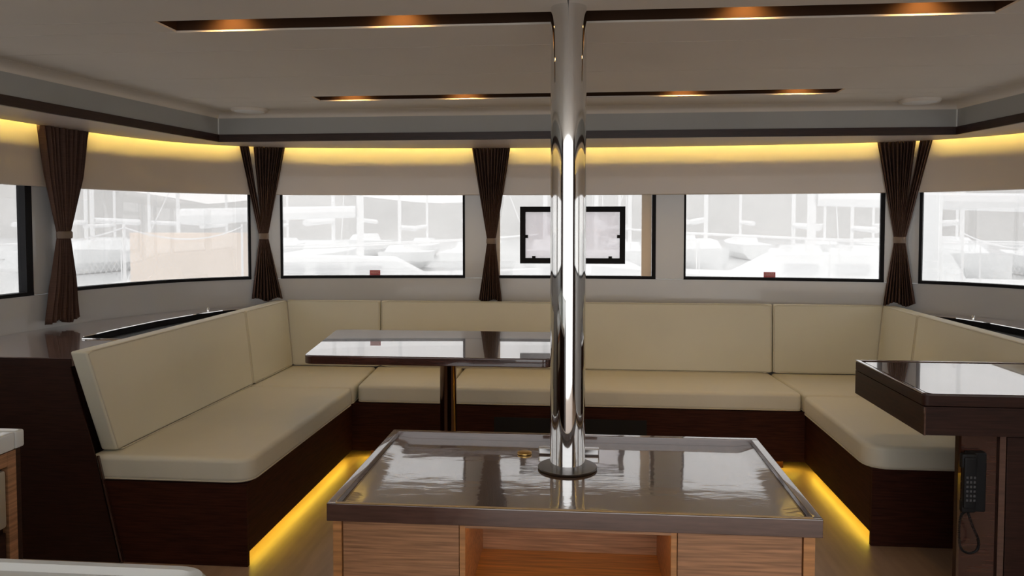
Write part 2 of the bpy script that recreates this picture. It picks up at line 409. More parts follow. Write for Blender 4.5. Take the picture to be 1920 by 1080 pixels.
# ------------------------------------------------------------ seating: plinth bases
def led(name, label, segs, loc):
    o = thing(name, label, 'light strip', loc, 'yellow light strips under the sofa')
    for (x0, x1, y0, y1) in segs: link('led_strip', bx(x0, x1, y0, y1, .0565, .0605), M_kick, o)
    return o
o = thing('sofa_base', 'dark wood sofa base along the left side', 'sofa base', (-1.7, 3.8, 0))
link('plinth', bx(-1.95, -1.47, 3.13, 5.15, 0, .061), M_sofa, o)
link('front_panel', bx(-1.42, -1.40, 3.122, 4.60, .06, .353), M_sofa, o)
bm = new(); A = [bm.verts.new((x, 3.10, z)) for x, z in ((-1.945, .001), (-1.40, .001), (-1.40, .353), (-2.035, .353))]; B = [bm.verts.new((v.co.x, 3.12, v.co.z)) for v in A]
bm.faces.new(A); bm.faces.new(B[::-1])
for i in range(4): bm.faces.new((A[i], A[(i+1) % 4], B[(i+1) % 4], B[i]))
link('end_panel', bm, M_sofa, o)
link('deck', bx(-1.95, -1.422, 3.122, 5.18, .062, .352), M_sofa, o)
o = thing('sofa_base', 'dark wood sofa base along the front with a black vent', 'sofa base', (0, 4.9, 0))
link('plinth', bx(-1.30, 1.20, 4.67, 5.15, 0, .061), M_sofa, o)
link('front_panel', bx(-1.40, 1.303, 4.60, 4.62, .06, .353), M_sofa, o)
link('deck', bx(-1.42, 1.303, 4.622, 5.18, .062, .352), M_sofa, o)
v = link('vent', bx(-.52, .39, 4.592, 4.599, .12, .285), M_void, o); v['label'] = 'black vent panel'
o = thing('sofa_base', 'dark wood sofa base along the right side', 'sofa base', (1.6, 4.2, 0))
link('plinth', bx(1.375, 1.85, 3.60, 5.15, 0, .061), M_sofa, o)
link('front_panel', bx(1.305, 1.325, 3.582, 4.60, .06, .353), M_sofa, o)
link('end_panel', bx(1.305, 1.86, 3.56, 3.58, .001, .353), M_sofa, o)
link('deck', bx(1.327, 1.87, 3.582, 5.18, .062, .352), M_sofa, o)
led('kick_light_strip', 'yellow light strip under the left sofa base edge', [(-1.450, -1.432, 3.14, 4.6)], (-1.44, 3.8, .057))
led('kick_light_strip', 'yellow light strip under the front sofa base edge', [(-1.38, 1.28, 4.635, 4.653)], (0, 4.64, .057))
led('kick_light_strip', 'yellow light strip under the right sofa base edge', [(1.337, 1.355, 3.6, 4.6)], (1.345, 4.1, .057))

def seat_cushion(pts, rr, label):
    poly0 = rpoly(pts, rr); poly = []
    for (ax, ay), (bx_, by_) in zip(poly0, poly0[1:]+poly0[:1]):
        n_ = max(1, int(math.hypot(bx_-ax, by_-ay)/.08)); poly += [(ax+(bx_-ax)*k/n_, ay+(by_-ay)*k/n_) for k in range(n_)]
    cx = sum(p[0] for p in pts)/len(pts); cy = sum(p[1] for p in pts)/len(pts)
    o = thing('seat_cushion', label, 'cushion', (cx, cy, .355), 'cream seat cushions of the U-shaped sofa')
    bm = prism(poly, .355, .462, .022, 4)
    xs = [p[0] for p in pts]; ys = [p[1] for p in pts]
    clean(bm)
    # gently crowned, wrinkled top: inset rings stitched towards the middle
    top = max((f for f in bm.faces if f.normal.z > .99), key=lambda f: f.calc_area())
    loop = [v for v in top.verts]; bmesh.ops.delete(bm, geom=[top], context='FACES_ONLY')
    NR = 14; prev = loop; wid = min(max(xs)-min(xs), max(ys)-min(ys)) if False else None
    mx = (min(p[0] for p in pts)+max(p[0] for p in pts))/2; my = (min(p[1] for p in pts)+max(p[1] for p in pts))/2
    base = [v.co.copy() for v in loop]
    for r in range(1, NR):
        f = 1-(r/NR)**.8 if r > 1 else .985
        cur = []
        for b in base:
            x = mx+(b.x-mx)*f; y = my+(b.y-my)*f; k = 1-f
            wr = mathutils.noise.noise(Vector((x*7, y*5, 2)))*.0016*min(1, k*6)
            cur.append(bm.verts.new((x, y, b.z+.004*(1-(1-k)**4)+wr)))
        for i in range(len(loop)):
            j = (i+1) % len(loop); bm.faces.new((prev[i], prev[j], cur[j], cur[i]))
        prev = cur
    cv = bm.verts.new((mx, my, base[0].z+.004))
    for i in range(len(loop)): bm.faces.new((prev[i], prev[(i+1) % len(loop)], cv))
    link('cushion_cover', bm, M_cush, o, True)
    bm = new(); k = .0155
    ring = []
    for (x, y) in poly:
        d = Vector((x-cx, y-cy)); L = d.length; ring.append((x-d.x/L*.003, y-d.y/L*.003, .3625))
    ring.append(ring[0]); tube(bm, ring, .0035, 6, False)
    link('piping', bm, M_pipe, o, True)
    return o
seat_cushion([(-2.095, 3.10), (-1.385, 3.10), (-1.375, 4.525), (-2.095, 4.525)], [.03, .09, .03, .02], 'long cream seat cushion on the left side, nearest the camera')
seat_cushion([(-2.045, 4.535), (-1.375, 4.535), (-1.42, 5.235), (-2.045, 5.235)], [.02, .03, .02, .02], 'cream corner seat cushion at the left rear corner behind the table')
seat_cushion([(-1.365, 4.60), (-.81, 4.60), (-.81, 5.26), (-1.415, 5.26)], [.04, .05, .02, .02], 'short cream seat cushion under the dining table edge')
seat_cushion([(-.80, 4.60), (1.285, 4.60), (1.245, 5.26), (-.80, 5.26)], [.05, .03, .02, .02], 'very long cream seat cushion along the front behind the pole')
seat_cushion([(1.292, 4.565), (1.955, 4.565), (1.955, 5.235), (1.255, 5.235)], [.03, .02, .02, .02], 'cream corner seat cushion at the right rear corner')
seat_cushion([(1.275, 3.53), (1.99, 3.53), (1.99, 4.555), (1.275, 4.555)], [.11, .02, .02, .05], 'cream seat cushion on the right side beside the chart desk')

def back_cushion(kind, a, b, label, sl0=0, sl1=0):
    """kind: 'L','R' run along y, 'F' runs along x; slab leaning back"""
    bm = new()
    def P(u, w, z):  # u along, w depth 0(front)..1(back)
        k = (z-.469)/.451
        if kind == 'L': return Vector((-2.0-.045*k-.075*w, u, z))
        if kind == 'R': return Vector((1.915+.045*k+.075*w, u, z))
        return Vector((u, 5.20+.02*k+.040*w, z))
    vs = {}
    for iu, u in enumerate((a, b)):
        for w in (0, 1):
            for z in (.469, .920):
                uu = u + ((sl0 if iu == 0 else sl1)*(z-.469)/.451)
                vs[(iu, w, z)] = bm.verts.new(P(uu, w, z))
    g = lambda iu, w, zz: vs[(iu, w, .469 if zz == 0 else .920)]
    for q in (((0,0,0),(1,0,0),(1,0,1),(0,0,1)), ((0,1,0),(0,1,1),(1,1,1),(1,1,0)), ((0,0,0),(0,0,1),(0,1,1),(0,1,0)), ((1,0,0),(1,1,0),(1,1,1),(1,0,1)), ((0,0,1),(1,0,1),(1,1,1),(0,1,1)), ((0,0,0),(0,1,0),(1,1,0),(1,0,0))):
        bm.faces.new([g(*x) for x in q])
    clean(bm)
    front = [P(a, 0, .465), P(b, 0, .465), P(b+sl1, 0, .920), P(a+sl0, 0, .920)]
    bmesh.ops.bevel(bm, geom=list(bm.edges), offset=.011, segments=4, profile=.5, affect='EDGES')
    c = P((a+b)/2, .5, .465)
    o = thing('back_cushion', label, 'cushion', tuple(c), 'cream back cushions of the U-shaped sofa')
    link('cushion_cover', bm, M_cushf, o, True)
    bm = new(); cen = sum(front, Vector())/4
    ring = [p+(cen-p).normalized()*.010 for p in front]; nd = (P((a+b)/2, 0, .7)-P((a+b)/2, 1, .7)).normalized()*.0005
    ring = [p+nd for p in ring]; ring.append(ring[0])
    pts = []
    for p, q in zip(ring, ring[1:]): pts += [p.lerp(q, t) for t in (0.02, .5, .98)]
    pts.append(pts[0]); tube(bm, pts, .003, 6, False)
    link('piping', bm, M_pipe, o, True)
back_cushion('L', 3.15, 4.545, 'long cream back cushion on the left side, nearest the camera', sl0=-.13)
back_cushion('L', 4.550, 5.196, 'short cream back cushion at the far end of the left side', sl1=.018)
back_cushion('F', -2.005, -1.382, 'cream back cushion at the left end of the front row', sl0=-.045)
back_cushion('F', -1.377, 1.258, 'very long cream back cushion in the middle of the front row')
back_cushion('F', 1.263, 1.920, 'cream back cushion at the right end of the front row', sl1=.045)
back_cushion('R', 4.70, 5.196, 'short cream back cushion at the far end of the right side', sl1=.018)
back_cushion('R', 3.60, 4.694, 'long cream back cushion on the right side behind the chart desk', sl0=-.05)

# ------------------------------------------------------------ side cabinets with worktops behind the sofa
def mir(x, m): return x if m == 0 else -.09-x
for m in (0, 1):
    side = 'left' if m == 0 else 'right'
    c = thing('side_cabinet', 'dark wood cabinet behind the %s side of the sofa' % side, 'cabinet', (mir(-2.5, m), 4, 0))
    wp = [at(s, .004)[0] for s in srange(*((4.36, 6.63) if m == 0 else (STOT-6.63, STOT-4.36)), .1)]
    if m == 1: wp = wp[::-1]
    xb = mir(-2.140, m); yc = 3.14 if m == 0 else 3.60
    poly = [tuple(p) for p in wp if p.y > yc and p.y < 5.22] + [(xb, 5.20), (xb, yc)]
    poly = [(min(wp, key=lambda p: abs(p.y-yc)).x, yc)] + poly
    link('body', prism(poly, .001, .842), M_dark, c)
    face = [(-2.99, 0.001), (-1.965, 0.001), (-2.065, .46), (-2.170, .842), (-2.99, .842)]
    bm = new()
    A = [bm.verts.new((mir(x, m), 3.092, z)) for x, z in face]; B = [bm.verts.new((mir(x, m), 3.099, z)) for x, z in face]
    if m == 0:
        A[1].co.x += 0
    bm.faces.new(A); bm.faces.new(B[::-1])
    for i in range(5): bm.faces.new((A[i], B[i], B[(i+1) % 5], A[(i+1) % 5]))
    if m == 1:
        for v in bm.verts: v.co.y += .27
    if m == 0:
        link('end_panel', bm, M_dark, c)
        bm = new(); ed = [(-1.956, .002), (-2.056, .46)]
        A = []
        for (x, z) in ed: A.append([bm.verts.new((x, y, z)) for y in (3.088, 3.0985)]+[bm.verts.new((x+.008, y, z)) for y in (3.0985, 3.088)])
        for p, q in zip(A, A[1:]):
            for k in range(4): bm.faces.new((p[k], p[(k+1) % 4], q[(k+1) % 4], q[k]))
        bm.faces.new(A[0]); bm.faces.new(A[-1])
        link('edge_strip', bm, M_darkglo, c)
    else: bm.free()
    # worktop with a cut-out for the sunken tray
    w = thing('worktop', 'glossy brown worktop behind the %s side of the sofa' % side, 'worktop', (mir(-2.5, m), 4, .845))
    y0 = 3.09 if m == 0 else 3.55
    outer = [(mir(-2.155, m), y0), (mir(-2.145, m), 5.22)] + [tuple(p) for p in wp[::-1] if y0 < p.y < 5.235 and abs(p.x+.045) > 2.13] + [(min(wp, key=lambda p: abs(p.y-y0)).x, y0)]
    hole = [(-2.185, 3.60), (-2.185, 4.93), (-2.26, 4.955), (-2.34, 4.86), (-2.42, 4.62), (-2.475, 4.30), (-2.495, 3.95), (-2.495, 3.66), (-2.46, 3.60)]
    hole = rpoly([(mir(x, m), y) for x, y in hole], .02, 3)
    def ray(poly, c0, ang):
        d = Vector((math.cos(ang), math.sin(ang))); best = None
        for i in range(len(poly)):
            p = Vector(poly[i]); q = Vector(poly[(i+1) % len(poly)]); e = q-p
            den = d.x*e.y-d.y*e.x
            if abs(den) < 1e-9: continue
            v = p-c0; t = (v.x*e.y-v.y*e.x)/den; u = (v.x*d.y-v.y*d.x)/den
            if t > 0 and -1e-6 <= u <= 1+1e-6 and (best is None or t > best): best = t
        return c0+d*(best or .1)
    c0 = Vector((mir(-2.32, m), 4.2)); angs = set()
    for p in outer+hole: angs.add(round(math.atan2(p[1]-c0.y, p[0]-c0.x), 4))
    angs |= {round(-math.pi+2*math.pi*k/64, 4) for k in range(64)}
    angs = sorted(angs); bm = new()
    O = [ray(outer, c0, a) for a in angs]; H = [ray(hole, c0, a) for a in angs]; n = len(angs)
    vo0 = [bm.verts.new((p.x, p.y, .845)) for p in O]; vo1 = [bm.verts.new((p.x, p.y, .88)) for p in O]
    vh0 = [bm.verts.new((p.x, p.y, .845)) for p in H]; vh1 = [bm.verts.new((p.x, p.y, .88)) for p in H]
    for i in range(n):
        j = (i+1) % n
        bm.faces.new((vo1[i], vo1[j], vh1[j], vh1[i])); bm.faces.new((vo0[i], vh0[i], vh0[j], vo0[j]))
        bm.faces.new((vo0[i], vo0[j], vo1[j], vo1[i])); bm.faces.new((vh0[i], vh1[i], vh1[j], vh0[j]))
    bmesh.ops.remove_doubles(bm, verts=bm.verts, dist=.0004)
    link('top_slab', bm, M_worktop, w)
    if m == 0: link('front_edging', bx(-2.985, -2.158, 3.082, 3.0885, .843, .878), M_dark, w)
    t = thing('sunken_tray', 'black sunken tray with a chrome rim in the %s worktop' % side, 'tray', (mir(-2.35, m), 4.2, .80), 'chrome-rimmed trays in the side worktops')
    hp = [(c0+(p-c0)*.985) for p in H]
    bm = new(); a = [bm.verts.new((p.x, p.y, .849)) for p in hp]; b = [bm.verts.new((p.x, p.y, .879)) for p in hp]
    bm.faces.new(a)
    for i in range(n): bm.faces.new((a[i], a[(i+1) % n], b[(i+1) % n], b[i]))
    link('basin', bm, M_black, t)
    bm = new(); ring = [(p.x, p.y, .882) for p in H]; ring.append(ring[0])
    tube(bm, ring, .0045, 6, False); link('rim', bm, M_steel, t, True)
    link('hinge_post', lathe(mir(-2.40, m), 4.78, [(.010, .881), (.010, .905), (.007, .910)], 16), M_steel, t, True)

# ------------------------------------------------------------ curtains
def curtain(label, key, gap=None):
    """key: (z, s_left, s_right) rows from the top; gap=(side, top split fractions)"""
    zt, zb = key[0][0], key[-1][0]; ti = 2 if len(key) == 5 else 1
    sm = (key[ti][1]+key[ti][2])/2; p0, _, _ = at(sm, .06)
    o = thing('curtain', label, 'curtain', (p0.x, p0.y, zb), 'brown tied-back curtains between the windows')
    ztie = key[ti][0]
    def edge(z):
        for (za, a, b), (zc_, c, d) in zip(key, key[1:]):
            if z >= zc_-1e-9:
                t = (za-z)/(za-zc_); return a+(c-a)*t, b+(d-b)*t
        return key[-1][1:]
    def drape(name, f0, f1, z_end, nple, off):
        NU, NV = nple*8, 44; bm = new(); rows = []
        for j in range(NV+1):
            z = zt+(z_end-zt)*j/NV; a, b = edge(z)
            k = min(1, abs(z-ztie)/(.28 if z < ztie else .5))
            up = z > ztie
            g0, g1 = (f0, f1)
            if z <= ztie: g0, g1 = 0, 1
            else:
                q = min(1, max(0, (z-ztie)/(zt-ztie))); q = q**.6
                g0 = f0*q; g1 = 1-(1-f1)*q if f1 == 1 or f0 == 0 else f1
                if f0 > 0: g0 = f0*q; g1 = 1
                if f1 < 1: g0 = 0; g1 = 1-(1-f1)*q
            q = min(1, max(0, (z-ztie)/(zt-ztie))); lim = min(1, q/.2)
            if name == 'side_drape':
                wd = .21+.16*(1-q)**2
                g0, g1 = (0, wd) if f1 < .5 else (1-wd, 1)
            elif gap: g0, g1 = (.30*lim, 1) if gap == 'left' else (0, 1-.28*lim)
            row = []
            for i in range(NU+1):
                u = i/NU; s = a+(b-a)*(g0+(g1-g0)*u)
                ph = 2*math.pi*nple*(u+.05*math.sin(5*u+1.3)) + .5*math.sin(z*7+i*.05)*k
                amp = .005+.017*k; h = off+amp*math.sin(ph)+.006*k*math.sin(ph*.37+2)
                # round the gathered bundle
                h += (.022*(1-k))*math.cos((u-.5)*math.pi)
                if j > NV-3 and z_end == zb: pass
                zz = z + (.012*math.sin(u*9+sm)*k if j == NV and z_end == zb else 0) 
                p, nr, t = at(s, h)
                row.append(bm.verts.new((p.x, p.y, zz)))
            rows.append(row)
        for A, B in zip(rows, rows[1:]):
            for i in range(NU): bm.faces.new((A[i], A[i+1], B[i+1], B[i]))
        ob = link(name, bm, M_curt, o, True)
        md = ob.modifiers.new('thick', 'SOLIDIFY'); md.thickness = .0015
    if gap == 'left': drape('drape', .26, 1, zb, 11, .062); drape('side_drape', 0, .20, ztie, 4, .050)
    elif gap == 'right': drape('drape', 0, .72, zb, 11, .062); drape('side_drape', .76, 1, ztie, 4, .050)
    else: drape('drape', 0, 1, zb, 13, .062)
    a, b = key[ti][1:]; bm = new(); n = 24; rings = []
    for z, e in ((ztie-.020, .002), (ztie-.014, .006), (ztie+.014, .006), (ztie+.020, .002)):
        rg = []
        for k in range(n):
            an = 2*math.pi*k/n; s = (a+b)/2+math.cos(an)*((b-a)/2+e); p, nr, t = at(s, .068+math.sin(an)*(.026+e)); rg.append(bm.verts.new((p.x, p.y, z)))
        rings.append(rg)
    for A, B in zip(rings, rings[1:]):
        for k in range(n): bm.faces.new((A[k], A[(k+1) % n], B[(k+1) % n], B[k]))
    bm.faces.new(rings[0]); bm.faces.new(rings[-1])
    link('tieback', bm, M_tie, o, True)
curtain('brown pleated curtain on the left side wall, nearest the camera', [(1.990, 5.105, 5.440), (1.71, 5.138, 5.396), (1.39, 5.205, 5.291), (1.155, 5.172, 5.322), (.915, 5.128, 5.341)])
curtain('brown pleated curtain at the left front corner above the sofa', [(1.990, 6.512, 6.833), (1.366, 6.640, 6.700), (.928, 6.583, 6.802)], 'left')
curtain('brown pleated curtain hanging left of the steel pole', [(1.990, 8.130, 8.404), (1.331, 8.240, 8.298), (.912, 8.177, 8.342)])
curtain('brown pleated curtain at the right front corner above the sofa', [(1.990, 10.824, 11.159), (1.347, 10.940, 11.012), (.932, 10.880, 11.082)], 'right')

# red stickers on the panes
for s0, s1, z0, z1, l in ((7.399, 7.473, 1.087, 1.122, 'small red sticker at the bottom of the window left of the middle curtain'), (10.137, 10.213, 1.087, 1.122, 'small red sticker at the bottom of the window right of the pole')):
    p, nr, t = at((s0+s1)/2, -.028)
    o = thing('window_sticker', l, 'sticker', (p.x, p.y, z0), 'red stickers on the window panes')
    link('label_face', wbox(s0, s1, -.0295, -.0285, z0, z1), M_red, o)
    bm = new()
    for r in range(3):
        x = s0+.006
        while x < s1-.012:
            w = random.uniform(.004, .010); wbox(x, x+w, -.0285, -.0281, z1-.010-r*.009, z1-.006-r*.009, bm); x += w+.003
    link('fine_print', bm, M_pink, o)['kind'] = 'stuff'

# ------------------------------------------------------------ dining table
TT = .852
t = thing('dining_table', 'glossy dark wood dining table on a single polished column', 'table', (-.66, 3.9, 0))
def tpoly(d): return rpoly([(-1.262+d, 3.405+d), (-.125-d, 3.405+d), (-.125-d, 4.27-d), (-1.385+d, 4.27-d)], [.055, .05, .05, .05], 8)
link('tabletop', prism(tpoly(0), TT-.040, TT-.002, .004, 2), M_darkglo, t, True)
link('veneer', prism(tpoly(.005), TT-.0018, TT), M_table, t)
tx, ty = -.672, 3.86
link('column', lathe(tx, ty, [(.050, .022), (.044, .05), (.042, .06), (.042, .76), (.050, .795), (.085, TT-.041)], 40), M_bronze, t, True)
link('foot_plate', lathe(tx, ty, [(.17, .001), (.17, .010), (.15, .018), (.055, .0215)], 48), M_bronze, t, True)

# ------------------------------------------------------------ centre console
c = thing('centre_console', 'low wooden centre console with a shiny film-covered top around the pole', 'console', (-.035, 2.52, 0))
X0, X1, Y0, Y1 = -.724, .655, 2.124, 2.925
o = link('top_slab', bx(X0+.004, X1-.004, Y0+.004, Y1-.004, .600, .622), M_cedge, c)
bm = new(); w = .026
def rim(bm, x0, x1, y0, y1, z0, z1, w):
    for a in ((x0, x1, y0, y0+w*.5), (x0, x1, y1-w, y1), (x0, x0+w, y0+w*.5, y1-w), (x1-w, x1, y0+w*.5, y1-w)):
        box(bm, *a, z0, z1, bev=.003)
rim(bm, X0, X1, Y0, Y1, .600, .652, w); link('raised_edge', bm, M_cedge, c, True)
bm = new(); NX, NY = 90, 60
import mathutils
g = []
for j in range(NY+1):
    row = []
    for i in range(NX+1):
        x = X0+w+.001+(X1-X0-2*w-.002)*i/NX; y = Y0+w*.5+.001+(Y1-Y0-w*1.5-.002)*j/NY
        e = min(i, NX-i, j, NY-j)/6; e = min(1, e)
        h = mathutils.noise.noise(Vector((x*3, y*5, 0)))*.0003+mathutils.noise.noise(Vector((x*15+5, y*22, 3)))*.00010
        row.append(bm.verts.new((x, y, .626+.008*max(0, 1-min(i, NX-i)/3.5)+h*e)))
    g.append(row)
for j in range(NY):
    for i in range(NX): bm.faces.new((g[j][i], g[j][i+1], g[j+1][i+1], g[j+1][i]))
link('edge_bead', bx(X0+w, X1-w, Y0+.003, Y0+w*.5-.001, .6522, .6540), M_bead, c)
f = link('protective_film', bm, M_ctop, c, True, recalc=True); f['label'] = 'crinkled clear film over brown veneer'
link('corner_post', bx(-.712, -.687, 2.146, 2.175, .001, .599), M_oakl, c); link('corner_post', bx(.610, .640, 2.146, 2.175, .001, .599), M_oakl, c)
bx0, bx1 = -.327, .252
link('drawer_front', bx(-.684, bx0-.018, 2.150, 2.168, .012, .597, bev=.002), M_oak, c)
link('drawer_front', bx(bx1+.018, .607, 2.150, 2.168, .012, .597, bev=.002), M_oak, c)
link('niche_side', bx(bx0-.016, bx0, 2.150, 2.56, .012, .597), M_oakl, c); link('niche_side', bx(bx1, bx1+.016, 2.150, 2.56, .012, .597), M_oakl, c)
link('niche_back', bx(bx0, bx1, 2.550, 2.562, .012, .597), M_oak, c)
link('niche_shelf', bx(bx0, bx1, 2.156, 2.549, .338, .355), M_shelf, c)
link('niche_fill_strip', bx(bx0+.02, bx1-.02, 2.170, 2.178, .578, .582), M_nfill, c)  # added glowing strip behind the head, brightens the shelf below
link('niche_head', bx(bx0, bx1, 2.151, 2.165, .583, .599), M_oak, c)
link('side_panel', bx(-.708, -.690, 2.177, 2.90, .001, .599), M_oak, c); link('side_panel', bx(.616, .634, 2.177, 2.90, .001, .599), M_oak, c)
link('back_panel', bx(-.708, .634, 2.901, 2.915, .001, .599), M_dark, c)
tag(link('steel_bar', bx(-.150, .066, 2.728, 2.758, .6280, .652, bev=.004), M_steel2), 'short steel bar lying on the console behind the pole', 'bar')
tag(link('brass_plug', lathe(-.200, 2.735, [(.026, .6280), (.026, .633), (.018, .636)], 24), M_brass, None, True), 'small brass plug on the console left of the pole', 'plug')

# ------------------------------------------------------------ mast pole
p = thing('mast_pole', 'thick polished steel pole rising from the console to the ceiling', 'pole', (-.044, 2.585, .6275))
link('shaft', lathe(-.044, 2.585, [(.059, .6275), (.059, 1.2), (.059, 1.7), (.059, 2.2485)], 96), M_steel, p, True)
link('flange', lathe(-.044, 2.585, [(.098, .6275), (.100, .632), (.098, .635), (.061, .636)], 64), M_flange, p, True)

# ------------------------------------------------------------ chart desk (right)
d = thing('chart_desk', 'dark wood chart desk with glossy top at the right', 'desk', (1.8, 3.1, 0))
DX, DXR = 1.203, 2.35
link('desk_box', bx(DX+.003, DXR, 2.823, 3.507, .705, .806), M_dark, d)
link('lid', prism(rpoly([(DX, 2.818), (DXR, 2.818), (DXR, 3.512), (DX, 3.512)], [.02, .01, .01, .02], 5), .809, .846, .003, 2), M_dark, d, True)
bm = prism(rpoly([(DX+.028, 2.846), (DXR-.03, 2.846), (DXR-.03, 3.484), (DX+.028, 3.484)], .03, 8), .8462, .8482)
link('veneer', bm, M_table, d)
link('raised_edge', bx(DX+.002, DX+.018, 2.84, 3.51, .8462, .852, bev=.002), M_table, d, True)
link('raised_edge', bx(DX+.020, DXR, 3.494, 3.51, .8462, .852, bev=.002), M_table, d, True)
link('corner_strip', bx(DX+.003, DX+.008, 2.8175, 2.8225, .705, .806), M_cedge, d)
link('pedestal', bx(1.640, 2.30, 2.900, 3.40, .001, .703), M_dark, d)
link('back_board', bx(1.349, 2.30, 2.872, 2.898, .001, .703), M_dark, d)
link('pilaster', bx(1.349, 1.468, 2.852, 2.871, .001, .703), M_darkglo, d)
link('edge_strip', bx(1.476, 1.497, 2.846, 2.871, .001, .703), M_cedge, d)
link('cupboard_door', bx(1.504, 2.20, 2.852, 2.871, .03, .695, bev=.002), M_dark, d)
# intercom handset
ph = thing('wall_telephone', 'black corded handset mounted on the side of the chart desk', 'telephone', (1.385, 2.84, .43))
link('cradle', bx(1.368, 1.432, 2.820, 2.851, .435, .648, bev=.006), M_phone, ph, True)
bm = new()
def hs(z):   # handset centreline x
    return 1.362-.012*math.sin((z-.44)/.20*math.pi)*0
box(bm, 1.340, 1.384, 2.786, 2.812, .455, .640, bev=.009); box(bm, 1.334, 1.390, 2.792, 2.819, .595, .650, bev=.009); box(bm, 1.337, 1.387, 2.792, 2.819, .440, .485, bev=.009)
h = link('handset', bm, M_phone, ph, True)
bm = new()
for r in range(6):
    for k in range(3): box(bm, 1.3465+k*.012, 1.3535+k*.012, 2.7835, 2.786, .485+r*.016, .493+r*.016)
link('keypad', bm, M_key, h)
bm = new(); path = []
ctrl = [Vector(q) for q in ((1.362, 2.800, .440), (1.380, 2.803, .39), (1.402, 2.806, .34), (1.398, 2.808, .305), (1.372, 2.808, .293), (1.345, 2.808, .31), (1.338, 2.81, .36), (1.345, 2.815, .42), (1.372, 2.832, .436))]
for i in range(len(ctrl)-1):
    p0, p1, p2, p3 = ctrl[max(i-1, 0)], ctrl[i], ctrl[i+1], ctrl[min(i+2, len(ctrl)-1)]
    for k in range(60):
        u = k/60; path.append(.5*(2*p1+(p2-p0)*u+(2*p0-5*p1+4*p2-p3)*u*u+(3*p1-p0-3*p2+p3)*u**3))
coil = []
for i, q in enumerate(path):
    tt = (path[min(i+1, len(path)-1)]-path[max(i-1, 0)]).normalized(); a = tt.cross(Vector((0, 1, 0))).normalized(); b = tt.cross(a)
    coil.append(q+(a*math.cos(i*1.05)+b*math.sin(i*1.05))*.0035)
tube(bm, coil, .0016, 5); link('coiled_cord', bm, M_phone, ph, True)

for ch in ph.children: ch.location.x -= .010
# ------------------------------------------------------------ galley units, bottom left
g_ = thing('galley_cabinet', 'wood cabinet with a white rimmed top at the far left edge', 'cabinet', (-1.9, 1.7, 0))
gx, gy = -1.492, 1.937
bm = new()
rimw = .035
for a in ((-2.2, gx, gy-rimw, gy), (-2.2, gx, 1.30, 1.335), (gx-rimw, gx, 1.335, gy-rimw), (-2.2, -2.165, 1.335, gy-rimw)): box(bm, *a, .853, .90, bev=.006)
link('rim', bm, M_white, g_, True)
link('top_plate', bx(-2.165, gx-rimw, 1.335, gy-rimw, .86, .885), M_grey, g_)
link('carcass', bx(-2.19, gx-.022, 1.31, gy-.02, .001, .852), M_dark, g_)
link('corner_post', bx(gx-.022, gx-.004, gy-.060, gy-.030, .001, .851), M_oak, g_); link('corner_post', bx(gx-.022, gx-.008, gy-.029, gy-.008, .001, .851), M_dark, g_)
link('corner_post', bx(gx-.022, gx-.004, 1.32, 1.36, .001, .851), M_oak, g_)
link('top_rail', bx(gx-.022, gx-.004, 1.361, gy-.061, .815, .851), M_oak, g_)
bm = bx(gx-.021, gx-.003, 1.365, gy-.066, .655, .808, bev=.008); fr = link('drawer_front', bm, M_frid, g_, True); fr['label'] = 'beige drawer front'
link('lower_door', bx(gx-.021, gx-.010, 1.365, gy-.066, .03, .64), M_dark, g_)

k_ = thing('galley_counter', 'pale moulded galley counter corner at the bottom left, nearest the camera', 'counter', (-1.6, .5, 0))
poly = rpoly([(-3.03, -.4), (-.572, -.4), (-.572, 1.163), (-3.03, 1.163)], [.02, .05, .06, .02], 8)
link('top_slab', prism(poly, .862, .897, .004, 2), M_white, k_, True)
pin = rpoly([(-3.0, -.37), (-.60, -.37), (-.60, 1.135), (-3.0, 1.135)], [.02, .03, .035, .02], 8)
bm = new(); A = [bm.verts.new((x, y, .8972)) for x, y in poly]; B = [bm.verts.new((x, y, .8972)) for x, y in pin]; A2 = [bm.verts.new((x, y, .906)) for x, y in rpoly([(-3.025, -.395), (-.577, -.395), (-.577, 1.158), (-3.025, 1.158)], [.02, .05, .06, .02], 8)]; B2 = [bm.verts.new((x, y, .906)) for x, y in rpoly([(-3.005, -.375), (-.590, -.375), (-.590, 1.145), (-3.005, 1.145)], [.02, .03, .045, .02], 8)]
n = len(A)
for i in range(n):
    j = (i+1) % n
    for P_, Q_ in ((A, A2), (A2, B2), (B2, B)): bm.faces.new((P_[i], P_[j], Q_[j], Q_[i]))
link('raised_lip', bm, M_white, k_, True)
pin2 = rpoly([(-2.97, -.34), (-.63, -.34), (-.63, 1.10), (-2.97, 1.10)], [.02, .03, .03, .02], 8)
link('inlay', prism(pin2, .8972, .8995), M_grey, k_)
link('cabinet_body', bx(-3.02, -.60, -.38, 1.13, .001, .861), M_dark, k_)

